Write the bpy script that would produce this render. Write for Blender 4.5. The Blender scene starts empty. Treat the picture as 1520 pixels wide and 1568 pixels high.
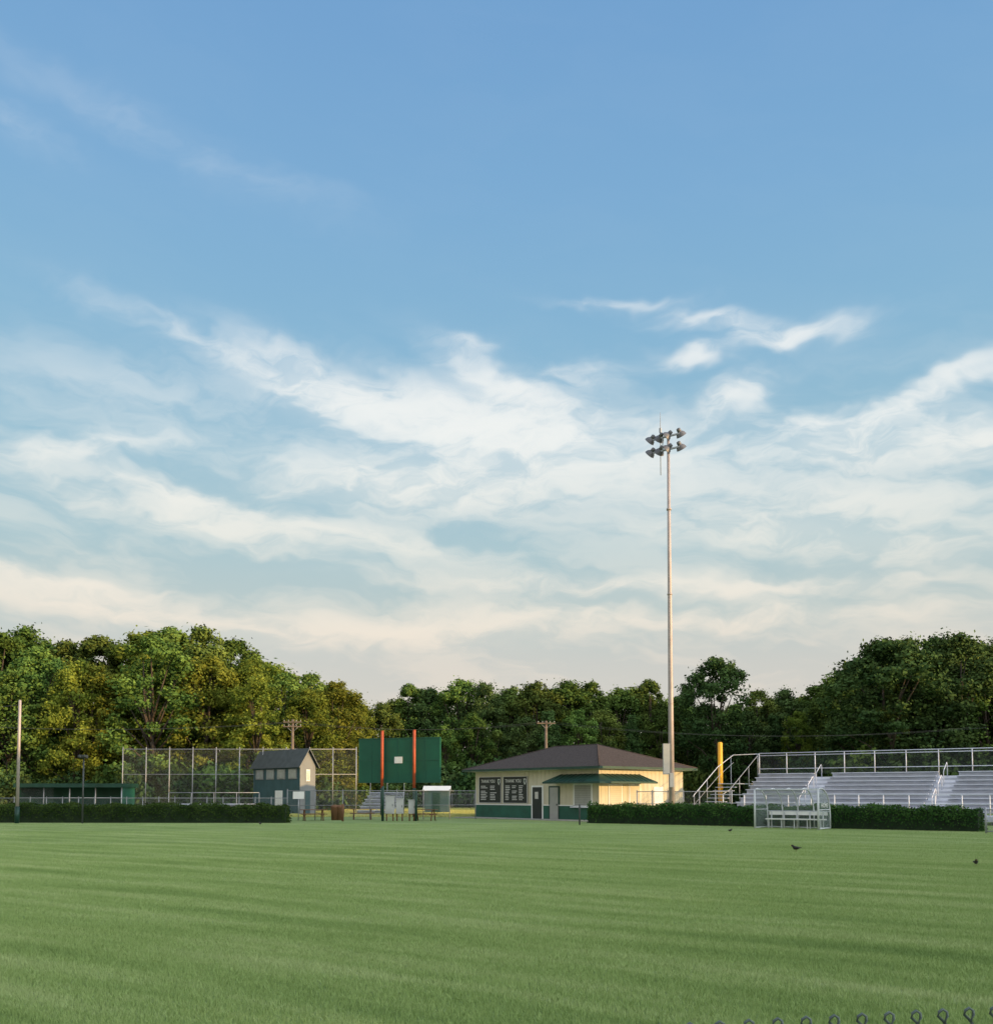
import bpy, math, random
import numpy as np
from mathutils import Vector, Matrix
random.seed(7); rng=np.random.default_rng(7)
scene=bpy.context.scene
F=1500.0; PITCH=math.radians(3.0); CAMH=1.8
def ray(px,py):
    u=(px-760)/F; w=(1216-F*math.tan(PITCH)-py)/F
    return Vector((u, math.cos(PITCH)-w*math.sin(PITCH), math.sin(PITCH)+w*math.cos(PITCH)))
def P(px,py,Y):
    d=ray(px,py); d=d*(Y/d.y); return Vector((d.x,Y,d.z+CAMH))
def X(px,Y): return P(px,1216,Y).x
def Z(py,Y): return P(760,py,Y).z
def s2l(c):
    return tuple(((v/255)/12.92 if v/255<=0.04045 else ((v/255+0.055)/1.055)**2.4) for v in c)
# ---------------------------------------------------------------- materials
def M(name,col,rough=0.7,metal=0.0,nscale=3.0,namt=0.15,bump=0.0,bscale=40,spec=0.4):
    m=bpy.data.materials.new(name); m.use_nodes=True; nt=m.node_tree; N=nt.nodes; L=nt.links
    b=N['Principled BSDF']; b.inputs['Roughness'].default_value=rough; b.inputs['Metallic'].default_value=metal
    b.inputs['Specular IOR Level'].default_value=spec
    tc=N.new('ShaderNodeTexCoord'); n=N.new('ShaderNodeTexNoise'); n.inputs['Scale'].default_value=nscale; n.inputs['Detail'].default_value=5
    L.new(tc.outputs['Object'],n.inputs['Vector'])
    r=N.new('ShaderNodeValToRGB'); r.color_ramp.elements[0].position=0.3; r.color_ramp.elements[1].position=0.7
    r.color_ramp.elements[0].color=(*[c*(1-namt) for c in col],1); r.color_ramp.elements[1].color=(*[min(1,c*(1+namt)) for c in col],1)
    L.new(n.outputs['Fac'],r.inputs['Fac']); L.new(r.outputs['Color'],b.inputs['Base Color'])
    if bump>0:
        n2=N.new('ShaderNodeTexNoise'); n2.inputs['Scale'].default_value=bscale; L.new(tc.outputs['Object'],n2.inputs['Vector'])
        bp=N.new('ShaderNodeBump'); bp.inputs['Strength'].default_value=bump; bp.inputs['Distance'].default_value=0.02
        L.new(n2.outputs['Fac'],bp.inputs['Height']); L.new(bp.outputs['Normal'],b.inputs['Normal'])
    return m
def leaf_mat(name,c_dark,c_light,trans=0.3):
    m=bpy.data.materials.new(name); m.use_nodes=True; nt=m.node_tree; N=nt.nodes; L=nt.links
    N.remove(N['Principled BSDF']); out=N['Material Output']
    at=N.new('ShaderNodeAttribute'); at.attribute_name='tone'
    oi=N.new('ShaderNodeObjectInfo')
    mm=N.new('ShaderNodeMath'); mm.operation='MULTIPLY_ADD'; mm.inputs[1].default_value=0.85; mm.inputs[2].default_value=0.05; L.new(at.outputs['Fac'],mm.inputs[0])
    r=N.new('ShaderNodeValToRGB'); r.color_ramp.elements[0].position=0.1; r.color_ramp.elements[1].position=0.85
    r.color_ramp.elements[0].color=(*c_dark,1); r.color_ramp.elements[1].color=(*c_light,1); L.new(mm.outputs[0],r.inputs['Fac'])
    h=N.new('ShaderNodeHueSaturation'); L.new(r.outputs['Color'],h.inputs['Color'])
    hm=N.new('ShaderNodeMapRange'); hm.inputs['To Min'].default_value=0.48; hm.inputs['To Max'].default_value=0.525; L.new(oi.outputs['Random'],hm.inputs['Value']); L.new(hm.outputs[0],h.inputs['Hue'])
    ml=N.new('ShaderNodeMath'); ml.operation='MULTIPLY'; ml.inputs[1].default_value=7.13; L.new(oi.outputs['Random'],ml.inputs[0])
    fr=N.new('ShaderNodeMath'); fr.operation='FRACT'; L.new(ml.outputs[0],fr.inputs[0])
    vm=N.new('ShaderNodeMapRange'); vm.inputs['To Min'].default_value=0.7; vm.inputs['To Max'].default_value=1.35; L.new(fr.outputs[0],vm.inputs['Value']); L.new(vm.outputs[0],h.inputs['Value'])
    d=N.new('ShaderNodeBsdfDiffuse'); L.new(h.outputs[0],d.inputs['Color'])
    if trans>0:
        t=N.new('ShaderNodeBsdfTranslucent'); mx=N.new('ShaderNodeMixShader'); mx.inputs[0].default_value=trans
        L.new(h.outputs[0],t.inputs['Color']); L.new(d.outputs[0],mx.inputs[1]); L.new(t.outputs[0],mx.inputs[2]); L.new(mx.outputs[0],out.inputs['Surface'])
    else: L.new(d.outputs[0],out.inputs['Surface'])
    return m
def grass_mat(name,k=1.0,warm=0.0,bump=True):
    m=bpy.data.materials.new(name); m.use_nodes=True; nt=m.node_tree; N=nt.nodes; L=nt.links
    b=N['Principled BSDF']; b.inputs['Roughness'].default_value=0.85; b.inputs['Specular IOR Level'].default_value=0.12
    g=N.new('ShaderNodeNewGeometry')
    mp=N.new('ShaderNodeMapping'); mp.inputs['Rotation'].default_value=(0,0,math.radians(34)); L.new(g.outputs['Position'],mp.inputs['Vector'])
    def noise(sx,sy,sc,det=4,rough=0.55,vec=None):
        q=N.new('ShaderNodeVectorMath'); q.operation='MULTIPLY'; q.inputs[1].default_value=(sx,sy,1); L.new(vec or mp.outputs[0],q.inputs[0])
        n=N.new('ShaderNodeTexNoise'); n.inputs['Scale'].default_value=sc; n.inputs['Detail'].default_value=det; n.inputs['Roughness'].default_value=rough
        L.new(q.outputs[0],n.inputs['Vector']); return n.outputs['Fac']
    w=N.new('ShaderNodeTexWave'); w.bands_direction='Y'; w.inputs['Scale'].default_value=0.19; w.inputs['Distortion'].default_value=3.5; w.inputs['Detail'].default_value=2; w.inputs['Detail Scale'].default_value=0.5
    L.new(mp.outputs[0],w.inputs['Vector'])
    n1=noise(0.16,1.5,1.1,4,0.6); n2=noise(0.5,0.7,0.35,2); n3=noise(1,1,9,3,0.7); n4=noise(1,1,60,2,0.7); n5=noise(0.35,1.6,0.45,3,0.6)
    def math_(op,a,bb,c=None):
        x=N.new('ShaderNodeMath'); x.operation=op
        for i,v in enumerate((a,bb,c)):
            if v is None: continue
            if isinstance(v,(int,float)): x.inputs[i].default_value=v
            else: L.new(v,x.inputs[i])
        return x.outputs[0]
    s=math_('MULTIPLY_ADD',w.outputs['Fac'],0.06,0.03)
    s=math_('MULTIPLY_ADD',n1,0.72,s); s=math_('MULTIPLY_ADD',n2,0.20,s); s=math_('MULTIPLY_ADD',n3,0.35,s); s=math_('MULTIPLY_ADD',n4,0.3,s); s=math_('MULTIPLY_ADD',n5,0.38,s)
    s=math_('SUBTRACT',s,0.51)
    r=N.new('ShaderNodeValToRGB'); cr=r.color_ramp
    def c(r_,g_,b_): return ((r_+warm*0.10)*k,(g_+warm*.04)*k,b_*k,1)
    cr.elements[0].position=0.2; cr.elements[0].color=c(0.118,0.188,0.056)
    cr.elements[1].position=0.85; cr.elements[1].color=c(0.345,0.390,0.195)
    e=cr.elements.new(0.5); e.color=c(0.212,0.288,0.100)
    L.new(s,r.inputs['Fac']); L.new(r.outputs['Color'],b.inputs['Base Color'])
    if bump:
        bp=N.new('ShaderNodeBump'); bp.inputs['Strength'].default_value=0.5; bp.inputs['Distance'].default_value=0.03; L.new(n4,bp.inputs['Height']); L.new(bp.outputs[0],b.inputs['Normal'])
    return m
def chain_mat(name,pitch=0.06,w=0.06,col=(0.2,0.21,0.22)):
    m=bpy.data.materials.new(name); m.use_nodes=True; nt=m.node_tree; N=nt.nodes; L=nt.links
    b=N['Principled BSDF']; b.inputs['Base Color'].default_value=(*col,1); b.inputs['Roughness'].default_value=0.5; b.inputs['Metallic'].default_value=0.3
    tc=N.new('ShaderNodeTexCoord'); sp=N.new('ShaderNodeSeparateXYZ'); L.new(tc.outputs['Object'],sp.inputs[0])
    outs=[]
    for op in ('ADD','SUBTRACT'):
        a=N.new('ShaderNodeMath'); a.operation=op; L.new(sp.outputs['X'],a.inputs[0]); L.new(sp.outputs['Z'],a.inputs[1])
        s=N.new('ShaderNodeMath'); s.operation='DIVIDE'; s.inputs[1].default_value=pitch; L.new(a.outputs[0],s.inputs[0])
        f=N.new('ShaderNodeMath'); f.operation='FRACT'; L.new(s.outputs[0],f.inputs[0])
        c=N.new('ShaderNodeMath'); c.operation='LESS_THAN'; c.inputs[1].default_value=w; L.new(f.outputs[0],c.inputs[0]); outs.append(c.outputs[0])
    mx=N.new('ShaderNodeMath'); mx.operation='MAXIMUM'; L.new(outs[0],mx.inputs[0]); L.new(outs[1],mx.inputs[1])
    L.new(mx.outputs[0],b.inputs['Alpha'])
    return m
def clear_mat(name):
    m=bpy.data.materials.new(name); m.use_nodes=True; nt=m.node_tree; N=nt.nodes; L=nt.links
    b=N['Principled BSDF']; b.inputs['Base Color'].default_value=(0.36,0.44,0.43,1); b.inputs['Roughness'].default_value=0.15; 
    n=N.new('ShaderNodeTexNoise'); n.inputs['Scale'].default_value=2; mr=N.new('ShaderNodeMapRange'); mr.inputs['To Min'].default_value=0.14; mr.inputs['To Max'].default_value=0.36
    L.new(n.outputs['Fac'],mr.inputs['Value']); L.new(mr.outputs[0],b.inputs['Alpha']); return m
ALU=M('aluminium',(0.66,0.68,0.76),0.5,0.15,1.5,0.1)
ALUR=M('aluminium_riser',(0.52,0.54,0.63),0.55,0.1,1.5,0.12)
FRAME=M('shelter_frame_paint',(0.58,0.60,0.62),0.45,0.1,1.5,0.06)
STEEL=M('galvanised_steel',(0.36,0.37,0.39),0.5,0.4,2,0.15)
FSTEEL=M('weathered_fence_steel',(0.24,0.25,0.26),0.6,0.2,2,0.15)
LAMPS=M('lamp_housing',(0.15,0.15,0.17),0.5,0.2,2,0.15)
DSTEEL=M('dark_steel',(0.07,0.08,0.08),0.6,0.3,2,0.2)
GRN=M('green_paint',(0.012,0.085,0.055),0.55,0,1.2,0.2)
GRNS=M('green_board',(0.006,0.085,0.050),0.5,0,0.8,0.15)
DGRN=M('dark_green_metal',(0.012,0.05,0.036),0.45,0.1,1.5,0.25)
CREAM=M('cream_siding',(0.54,0.49,0.37),0.65,0,0.8,0.09)
SHING=M('roof_shingle',(0.070,0.054,0.048),0.95,0,9,0.35,0.6,30,0.2)
WHITE=M('white_paint',(0.75,0.75,0.73),0.5,0,1.5,0.06)
BLACK=M('black_sign',(0.012,0.018,0.018),0.45,0,2,0.2)
DOORD=M('dark_door',(0.012,0.02,0.02),0.4,0,2,0.2)
SHUT=M('roller_shutter',(0.33,0.33,0.31),0.5,0.1,2,0.08)
CONC=M('concrete',(0.33,0.32,0.29),0.9,0,4,0.15,0.3,30)
BARK=M('bark',(0.07,0.055,0.042),0.95,0,6,0.35)
WOODP=M('weathered_pole_wood',(0.17,0.13,0.10),0.9,0,4,0.25)
RUST=M('orange_red_paint',(0.42,0.085,0.035),0.65,0,2,0.2)
YEL=M('yellow_paint',(0.85,0.42,0.03),0.5,0,2,0.08)
TEAL=M('teal_siding',(0.035,0.085,0.095),0.65,0,1.2,0.15)
GREYW=M('grey_siding',(0.21,0.22,0.225),0.7,0,1.2,0.1)
GLASS=M('window_glass',(0.50,0.52,0.53),0.15,0.5,1,0.1)
POLEM=M('pole_galvanised',(0.42,0.36,0.35),0.55,0.25,1.5,0.12)
GREYBOX=M('grey_cabinet',(0.42,0.43,0.43),0.55,0.1,2,0.1)
BROWN=M('brown_bin',(0.16,0.08,0.04),0.8,0,3,0.2)
DIRT=M('infield_clay',(0.30,0.19,0.11),0.95,0,0.6,0.15)
BIRDM=M('bird_feathers',(0.025,0.022,0.02),0.7,0,30,0.4)
BIRDC=M('bird_breast',(0.12,0.05,0.03),0.8,0,30,0.3)
LAMPW=M('lamp_reflector',(0.6,0.6,0.6),0.4,0.2,3,0.05)
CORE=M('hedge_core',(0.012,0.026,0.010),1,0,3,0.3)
CHAIN=chain_mat('chain_link'); CHAIND=chain_mat('chain_link_dark',0.06,0.07,(0.12,0.14,0.14))
CLEAR=clear_mat('polycarbonate')
LEAF=leaf_mat('leaf_green',(0.032,0.066,0.020),(0.165,0.225,0.050),0.0)
LEAFY=leaf_mat('leaf_yellow_green',(0.060,0.100,0.018),(0.27,0.30,0.050),0.3)
LEAFD=leaf_mat('leaf_dark',(0.024,0.052,0.022),(0.098,0.150,0.046),0.0)
HEDGEL=leaf_mat('hedge_leaf',(0.016,0.042,0.012),(0.065,0.12,0.030),0.0)
GRASS=grass_mat('grass_turf',0.95); BLADE=grass_mat('grass_blades',1.40,0,False); MEAD=grass_mat('meadow_grass_painted_sun',1.4,1.3,False)  # meadow strip: low warm sunlight is painted into the grass colour
# ---------------------------------------------------------------- mesh builder
class MB:
    def __init__(s): s.v=[]; s.f=[]; s.m=[]; s.mats=[]; s.sm=[]
    def mi(s,mat):
        if mat not in s.mats: s.mats.append(mat)
        return s.mats.index(mat)
    def add(s,vs,fs,mat,smooth=False):
        o=len(s.v); s.v+= [tuple(v) for v in vs]; i=s.mi(mat)
        for f in fs: s.f.append([o+k for k in f]); s.m.append(i); s.sm.append(smooth)
    def box(s,c,sz,mat,rz=0,rx=0,ry=0,bev=0):
        R=Matrix.Rotation(rz,3,'Z')@Matrix.Rotation(ry,3,'Y')@Matrix.Rotation(rx,3,'X'); c=Vector(c)
        vs=[c+R@Vector((x*sz[0]/2,y*sz[1]/2,z*sz[2]/2)) for x in(-1,1) for y in(-1,1) for z in(-1,1)]
        s.add(vs,[(0,1,3,2),(4,6,7,5),(0,4,5,1),(2,3,7,6),(0,2,6,4),(1,5,7,3)],mat)
    def bb(s,a,b,mat):
        s.box([(a[i]+b[i])/2 for i in range(3)],[abs(b[i]-a[i]) for i in range(3)],mat)
    def tube(s,pts,rs,mat,n=8,cap=True):
        pts=[Vector(p) for p in pts]
        if not isinstance(rs,(list,tuple)): rs=[rs]*len(pts)
        vs=[];fs=[]
        for i,p in enumerate(pts):
            d=(pts[min(i+1,len(pts)-1)]-pts[max(i-1,0)]).normalized()
            ref=Vector((0,0,1)) if abs(d.z)<0.9 else Vector((1,0,0))
            a=d.cross(ref).normalized(); b=d.cross(a).normalized()
            for k in range(n):
                t=2*math.pi*k/n; vs.append(p+(a*math.cos(t)+b*math.sin(t))*rs[i])
        for i in range(len(pts)-1):
            for k in range(n):
                fs.append((i*n+k,i*n+(k+1)%n,(i+1)*n+(k+1)%n,(i+1)*n+k))
        if cap: fs.append(tuple(range(n-1,-1,-1))); fs.append(tuple((len(pts)-1)*n+k for k in range(n)))
        s.add(vs,fs,mat,True)
    def poly(s,pts,mat): s.add(pts,[tuple(range(len(pts)))],mat)
    def obj(s,name,parent=None,loc=(0,0,0),rz=0):
        me=bpy.data.meshes.new(name); me.from_pydata(s.v,[],s.f)
        for m in s.mats: me.materials.append(m)
        me.polygons.foreach_set('material_index',s.m); me.polygons.foreach_set('use_smooth',s.sm); me.update()
        o=bpy.data.objects.new(name,me); scene.collection.objects.link(o); o.location=loc; o.rotation_euler=(0,0,rz)
        if parent: o.parent=parent
        return o
def empty(name,loc=(0,0,0),rz=0):
    e=bpy.data.objects.new(name,None); scene.collection.objects.link(e); e.location=loc; e.rotation_euler=(0,0,rz); return e
def quads_mesh(name,V,n,tone,mat,nv=4):
    me=bpy.data.meshes.new(name); me.vertices.add(n*nv); me.vertices.foreach_set('co',V.reshape(-1).astype(np.float32))
    me.loops.add(n*nv); me.loops.foreach_set('vertex_index',np.arange(n*nv,dtype=np.int32))
    me.polygons.add(n); me.polygons.foreach_set('loop_start',np.arange(0,n*nv,nv,dtype=np.int32)); 
    me.update(calc_edges=True)
    a=me.attributes.new('tone','FLOAT','POINT'); a.data.foreach_set('value',np.repeat(tone,nv).astype(np.float32))
    me.materials.append(mat); me.validate(); return me
def leaf_quads(c,nrm,size,asp=0.65):
    n=len(c); r=rng.normal(size=(n,3)); a=np.cross(nrm,r); a/=np.linalg.norm(a,axis=1,keepdims=True)+1e-9
    b=np.cross(nrm,a); b/=np.linalg.norm(b,axis=1,keepdims=True)+1e-9
    s=size[:,None]; V=np.stack([c-a*s*.5, c-b*s*asp*.5+a*s*0.05, c+a*s*.5, c+b*s*asp*.5+a*s*0.05],axis=1); return V
# ---------------------------------------------------------------- trees
def tree_meshes(idx,mat,H=20,R=4.2,base=0.10,ncl=80,per=190,ls=0.36,shape='round',peak=0.38):
    C=[];rad=[]
    lob=[(rng.random()*6.28,0.25+0.7*rng.random(),0.75+0.35*rng.random()) for _ in range(5)]
    for i in range(ncl):
        t=rng.random()**0.85
        if t>peak: prof=max(0.0,1-((t-peak)/(1-peak))**2.2)**0.55
        else: prof=0.62+0.38*t/peak
        if shape=='cone': prof=max(0.08,(1-t))**0.8
        a=rng.random()*2*math.pi
        bulge=1.0
        for (la,lt,lr) in lob:
            g=math.exp(-((math.atan2(math.sin(a-la),math.cos(a-la))/0.8)**2)-((t-lt)/0.2)**2); bulge+=(lr-0.9)*1.3*g
        rr=(0.2+0.8*rng.random()**0.5)*prof*R*bulge*0.92
        cr=R*(0.18+0.20*rng.random())*(1.0-0.25*t)
        z=(base+(0.99-base)*t)*H-cr*0.85
        C.append((math.cos(a)*rr,math.sin(a)*rr,z)); rad.append(cr)
    C=np.array(C);rad=np.array(rad)
    cc=np.repeat(C,per,axis=0); rr=np.repeat(rad,per); n=len(cc)
    d=rng.normal(size=(n,3)); d/=np.linalg.norm(d,axis=1,keepdims=True)
    f=0.82+0.2*np.sin(d[:,0]*5+cc[:,0]*3)+0.16*np.sin(d[:,1]*7+cc[:,1]*5)+0.14*np.sin(d[:,2]*6+cc[:,2]*4)
    q=(0.35+0.75*rng.random(n)**0.7)*f
    far=rng.random(n)<0.12; q=np.where(far,q*1.4,q)
    pos=cc+d*(rr*q)[:,None]*np.array([1.1,1.1,0.95])
    nr=d+rng.normal(size=(n,3))*0.5; nr/=np.linalg.norm(nr,axis=1,keepdims=True)
    size=ls*(0.5+0.85*rng.random(n))
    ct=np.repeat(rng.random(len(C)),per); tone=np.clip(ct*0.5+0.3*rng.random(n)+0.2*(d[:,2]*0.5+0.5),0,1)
    V=leaf_quads(pos,nr,size)
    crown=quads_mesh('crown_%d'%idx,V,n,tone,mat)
    b=MB(); top=Vector((rng.normal()*0.4,rng.normal()*0.4,H*0.72))
    pts=[Vector((0,0,-0.3)),Vector((0.1,0,H*0.12)),Vector((rng.normal()*.2,rng.normal()*.2,H*0.35)),top*0.75,top+Vector((0,0,H*.12))]
    r0=H*0.014; b.tube(pts,[r0*1.4,r0,r0*.8,r0*.5,r0*.15],BARK,8)
    order=rng.permutation(len(C))[:16]
    for k in order:
        e=Vector(C[k]); zz=min(max(H*0.15,e.z*0.6),H*0.65); st=Vector((0,0,zz)); mid=st.lerp(e,0.5)+Vector((0,0,-0.4+rng.random()))
        b.tube([st,mid,e],[r0*.45,r0*.28,r0*.08],BARK,5)
    w=b.obj('wood_tmp'); wm=w.data; wm.name='trunk_%d'%idx; bpy.data.objects.remove(w)
    return crown,wm,H,R
KINDS=[]
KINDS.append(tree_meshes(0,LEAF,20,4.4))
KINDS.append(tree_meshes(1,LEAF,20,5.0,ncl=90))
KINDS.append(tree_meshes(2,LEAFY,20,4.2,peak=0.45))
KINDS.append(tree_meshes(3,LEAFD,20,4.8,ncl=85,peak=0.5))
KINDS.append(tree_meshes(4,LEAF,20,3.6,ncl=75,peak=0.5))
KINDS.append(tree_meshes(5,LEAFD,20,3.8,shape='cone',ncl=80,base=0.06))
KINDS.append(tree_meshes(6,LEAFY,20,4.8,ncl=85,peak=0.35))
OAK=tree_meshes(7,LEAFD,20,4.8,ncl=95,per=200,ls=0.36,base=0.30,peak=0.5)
def shrub_mesh(idx,mat,H=4,R=3.2):
    C=[];rad=[]
    for i in range(26):
        a=rng.random()*6.283; r=R*math.sqrt(rng.random())*0.85; z=rng.random()*H*0.75*(1-(r/R)**2*0.5); C.append((math.cos(a)*r,math.sin(a)*r,z+0.3)); rad.append(0.7+0.5*rng.random())
    C=np.array(C);rad=np.array(rad);per=120;cc=np.repeat(C,per,axis=0);rr=np.repeat(rad,per);n=len(cc)
    d=rng.normal(size=(n,3)); d/=np.linalg.norm(d,axis=1,keepdims=True)
    pos=cc+d*(rr*(0.5+0.55*rng.random(n)))[:,None]; pos[:,2]=np.abs(pos[:,2]); nr=d+rng.normal(size=(n,3))*0.5; nr/=np.linalg.norm(nr,axis=1,keepdims=True)
    tone=np.clip(np.repeat(rng.random(len(C)),per)*.6+.35*rng.random(n),0,1)
    return quads_mesh('shrub_%d'%idx,leaf_quads(pos,nr,0.34*(0.6+0.8*rng.random(n))),n,tone,mat)
SHR=[shrub_mesh(0,LEAFD),shrub_mesh(1,LEAFD),shrub_mesh(2,LEAF)]
cnt=[0]
def put_tree(kind,x,y,h,parent=None,wide=1.0,name=None):
    cr,wm,H,R=kind if isinstance(kind,tuple) else KINDS[kind]
    s=h/H; rz=random.random()*6.28; w=s*wide
    cnt[0]+=1
    if parent is None:
        e=empty(name,(x,y,0),rz); 
        for dn,dm in(('crown',cr),('trunk',wm)):
            o=bpy.data.objects.new(dn,dm); scene.collection.objects.link(o); o.parent=e; o.scale=(w,w,s)
        return e
    for dn,dm in(('crown',cr),('trunk',wm)):
        o=bpy.data.objects.new('%s_%d'%(dn,cnt[0]),dm); scene.collection.objects.link(o); o.parent=parent
        o.location=(x,y,0); o.rotation_euler=(0,0,rz); o.scale=(w,w,s)
def put_shrub(x,y,s,parent):
    o=bpy.data.objects.new('shrub_%d'%cnt[0],random.choice(SHR)); cnt[0]+=1; scene.collection.objects.link(o); o.parent=parent
    o.location=(x,y,0); o.rotation_euler=(0,0,random.random()*6.28); o.scale=(s,s,s*(0.8+0.5*random.random()))
prof=[(-700,960),(0,955),(60,958),(105,983),(150,970),(190,952),(250,958),(320,962),(385,983),(410,1001),(450,1016),(490,1035),(540,1046),(562,1055),(580,1078),(600,1064),(640,1045),(700,1040),(740,1046),(800,1045),(850,1041),(900,1048),(960,1041),(1000,1046),(1030,1068),(1060,1072),(1145,1064),(1170,1054),(1200,1061),(1250,1050),(1283,1060),(1300,1010),(1340,988),(1380,966),(1430,961),(1480,965),(1520,972),(2300,960)]
def top(px):
    for (a,ya),(b,yb) in zip(prof,prof[1:]):
        if a<=px<=b: return ya+(yb-ya)*(px-a)/(b-a)
    return 960
def depth(px):
    if px<420: return 108
    if px<600: return 108+ (px-420)/180*25
    if px<1260: return 136
    if px<1320: return 136-(px-1260)/60*28
    return 106
woods=empty('tree_line')
px=-260
while px<1800:
    d=depth(px); near=d<125
    jit=random.choice([-8,-4,-2,0,4,8]) 
    k=random.choice([0,1,1,3,4,0,2] if px<600 else [0,1,3,3,4,0,1])
    Y=d+random.uniform(2,8); h=Z(top(px)+jit,Y)
    put_tree(k,X(px,Y),Y,h,woods,random.uniform(0.95,1.25))
    Y2=d-random.uniform(3,9); h2=Z(top(px)+random.uniform(20,75),Y2)
    k2=random.choice([2,6,0,1,4,2] if px<600 else [0,3,5,4,1,3,2])
    put_tree(k2,X(px+20,Y2),Y2,h2,woods,random.uniform(0.9,1.25))
    if random.random()<.75:
        Y3=d+random.uniform(14,20); h3=Z(top(px+25)+random.uniform(6,18),Y3)
        put_tree(random.choice([1,3,0]),X(px+25,Y3),Y3,h3,woods,1.5)
    px+=random.uniform(44,60) if near else random.uniform(34,48)
px=-280
while px<1850:
    d=depth(px)
    for off in(-12,-4,16):
        Y=d+off+random.uniform(-2,2); put_shrub(X(px+random.uniform(-15,15),Y),Y,random.uniform(0.8,1.7),woods)
    px+=46
Y=124; put_tree(OAK,X(1097,Y),Y,Z(1004,Y),None,1.05,'oak_tree')
Y=100; put_tree(2,X(515,Y+6),Y+6,Z(1038,Y+6),None,1.2,'maple_tree')
put_tree(6,X(470,Y+3),Y+3,Z(1050,Y+3),None,1.2,'maple_tree')
put_tree(6,X(315,Y),Y,Z(1000,Y),None,1.15,'maple_tree')
put_tree(2,X(390,Y-3),Y-3,Z(1030,Y-3),None,1.2,'maple_tree')
put_tree(2,X(145,Y),Y,Z(1012,Y),None,1.1,'maple_tree')
put_tree(0,X(232,Y-3),Y-3,Z(975,Y),None,1.2,'maple_tree')
put_tree(OAK,X(1365,98),98,Z(976,98),None,1.35,'oak_tree')
put_tree(3,X(1470,99),99,Z(966,99),None,1.25,'oak_tree')
# woodland to the right of the field, outside the picture: it is what keeps the field in shade
SA=(0.9023,-0.4311)
east=empty('woodland')
t=-45.0
while t<130:
    for r_,m_ in enumerate((56,64)):
        mm_=m_+random.uniform(-1.5,1.5); tt=t+random.uniform(-1,1)+r_*2.3
        hq=17.5 if tt<57 else (8.0 if tt<94 else 18.0)
        x=SA[0]*mm_+0.4311*tt; y=SA[1]*mm_+0.9023*tt
        put_tree(random.choice([0,1,3]),x,y,hq*random.uniform(0.93,1.06),east,1.35 if hq>10 else 2.0)
        put_shrub(x+1,y+1,1.5,east)
    t+=4.4
# ---------------------------------------------------------------- ground
b=MB(); b.poly([(-2500,-2500,0),(2500,-2500,0),(2500,2500,0),(-2500,2500,0)],GRASS); b.obj('ground')
b=MB(); pts=[(X(90,84)+14*math.cos(a)*1.1,88+5*math.sin(a),0.004) for a in np.linspace(0,2*math.pi,40,endpoint=False)]; b.poly(pts,DIRT); b.obj('baseball_infield')
def patch(n,nm,hh=(0.022,0.03),ww=(0.005,0.006),half=1.0,mat=BLADE):
    c=(rng.random((n,2))*2-1)*half; h=hh[0]+hh[1]*rng.random(n); w=ww[0]+ww[1]*rng.random(n); a=rng.random(n)*6.283; la=rng.random(n)*6.283; ln=h*0.9*rng.random(n)
    V=np.zeros((n,3,3)); V[:,0,0]=c[:,0]-np.cos(a)*w/2; V[:,0,1]=c[:,1]-np.sin(a)*w/2; V[:,1,0]=c[:,0]+np.cos(a)*w/2; V[:,1,1]=c[:,1]+np.sin(a)*w/2
    V[:,2,0]=c[:,0]+np.cos(la)*ln; V[:,2,1]=c[:,1]+np.sin(la)*ln; V[:,2,2]=h
    return quads_mesh(nm,V,n,rng.random(n),mat,3)
gr=empty('grass')
def lay(me,y0,y1,tile):
    y=y0+tile/2
    while y<y1:
        half=0.52*(y+tile)+1.0; k=int(half/tile)+1
        for ix in range(-k,k+1):
            o=bpy.data.objects.new('tuft_%d_%d'%(int(y*10),ix+40),me); scene.collection.objects.link(o); o.parent=gr
            o.location=(ix*tile,y,0); o.rotation_euler=(0,0,random.choice([0,1,2,3])*math.pi/2)
        y+=tile
lay(patch(20000,'grass_tuft_dense'),3.5,13.5,2)
lay(patch(12000,'grass_tuft_mid'),13.5,19.5,2)
lay(patch(30000,'grass_tuft_thin',half=2.0),19.5,27.5,4)
lay(patch(16000,'grass_tuft_sparse',half=2.0),27.5,35.5,4)
lay(patch(17000,'grass_tuft_far',half=3.0),35.5,47.5,6)
lay(patch(7000,'grass_tuft_edge',half=3.0),47.5,59.5,6)
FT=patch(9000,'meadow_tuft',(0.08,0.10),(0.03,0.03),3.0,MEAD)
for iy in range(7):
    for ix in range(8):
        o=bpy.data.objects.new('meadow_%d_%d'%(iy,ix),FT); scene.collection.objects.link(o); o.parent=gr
        o.location=(-30+ix*6,80+iy*6,0); o.rotation_euler=(0,0,random.choice([0,1,2,3])*math.pi/2)
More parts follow.
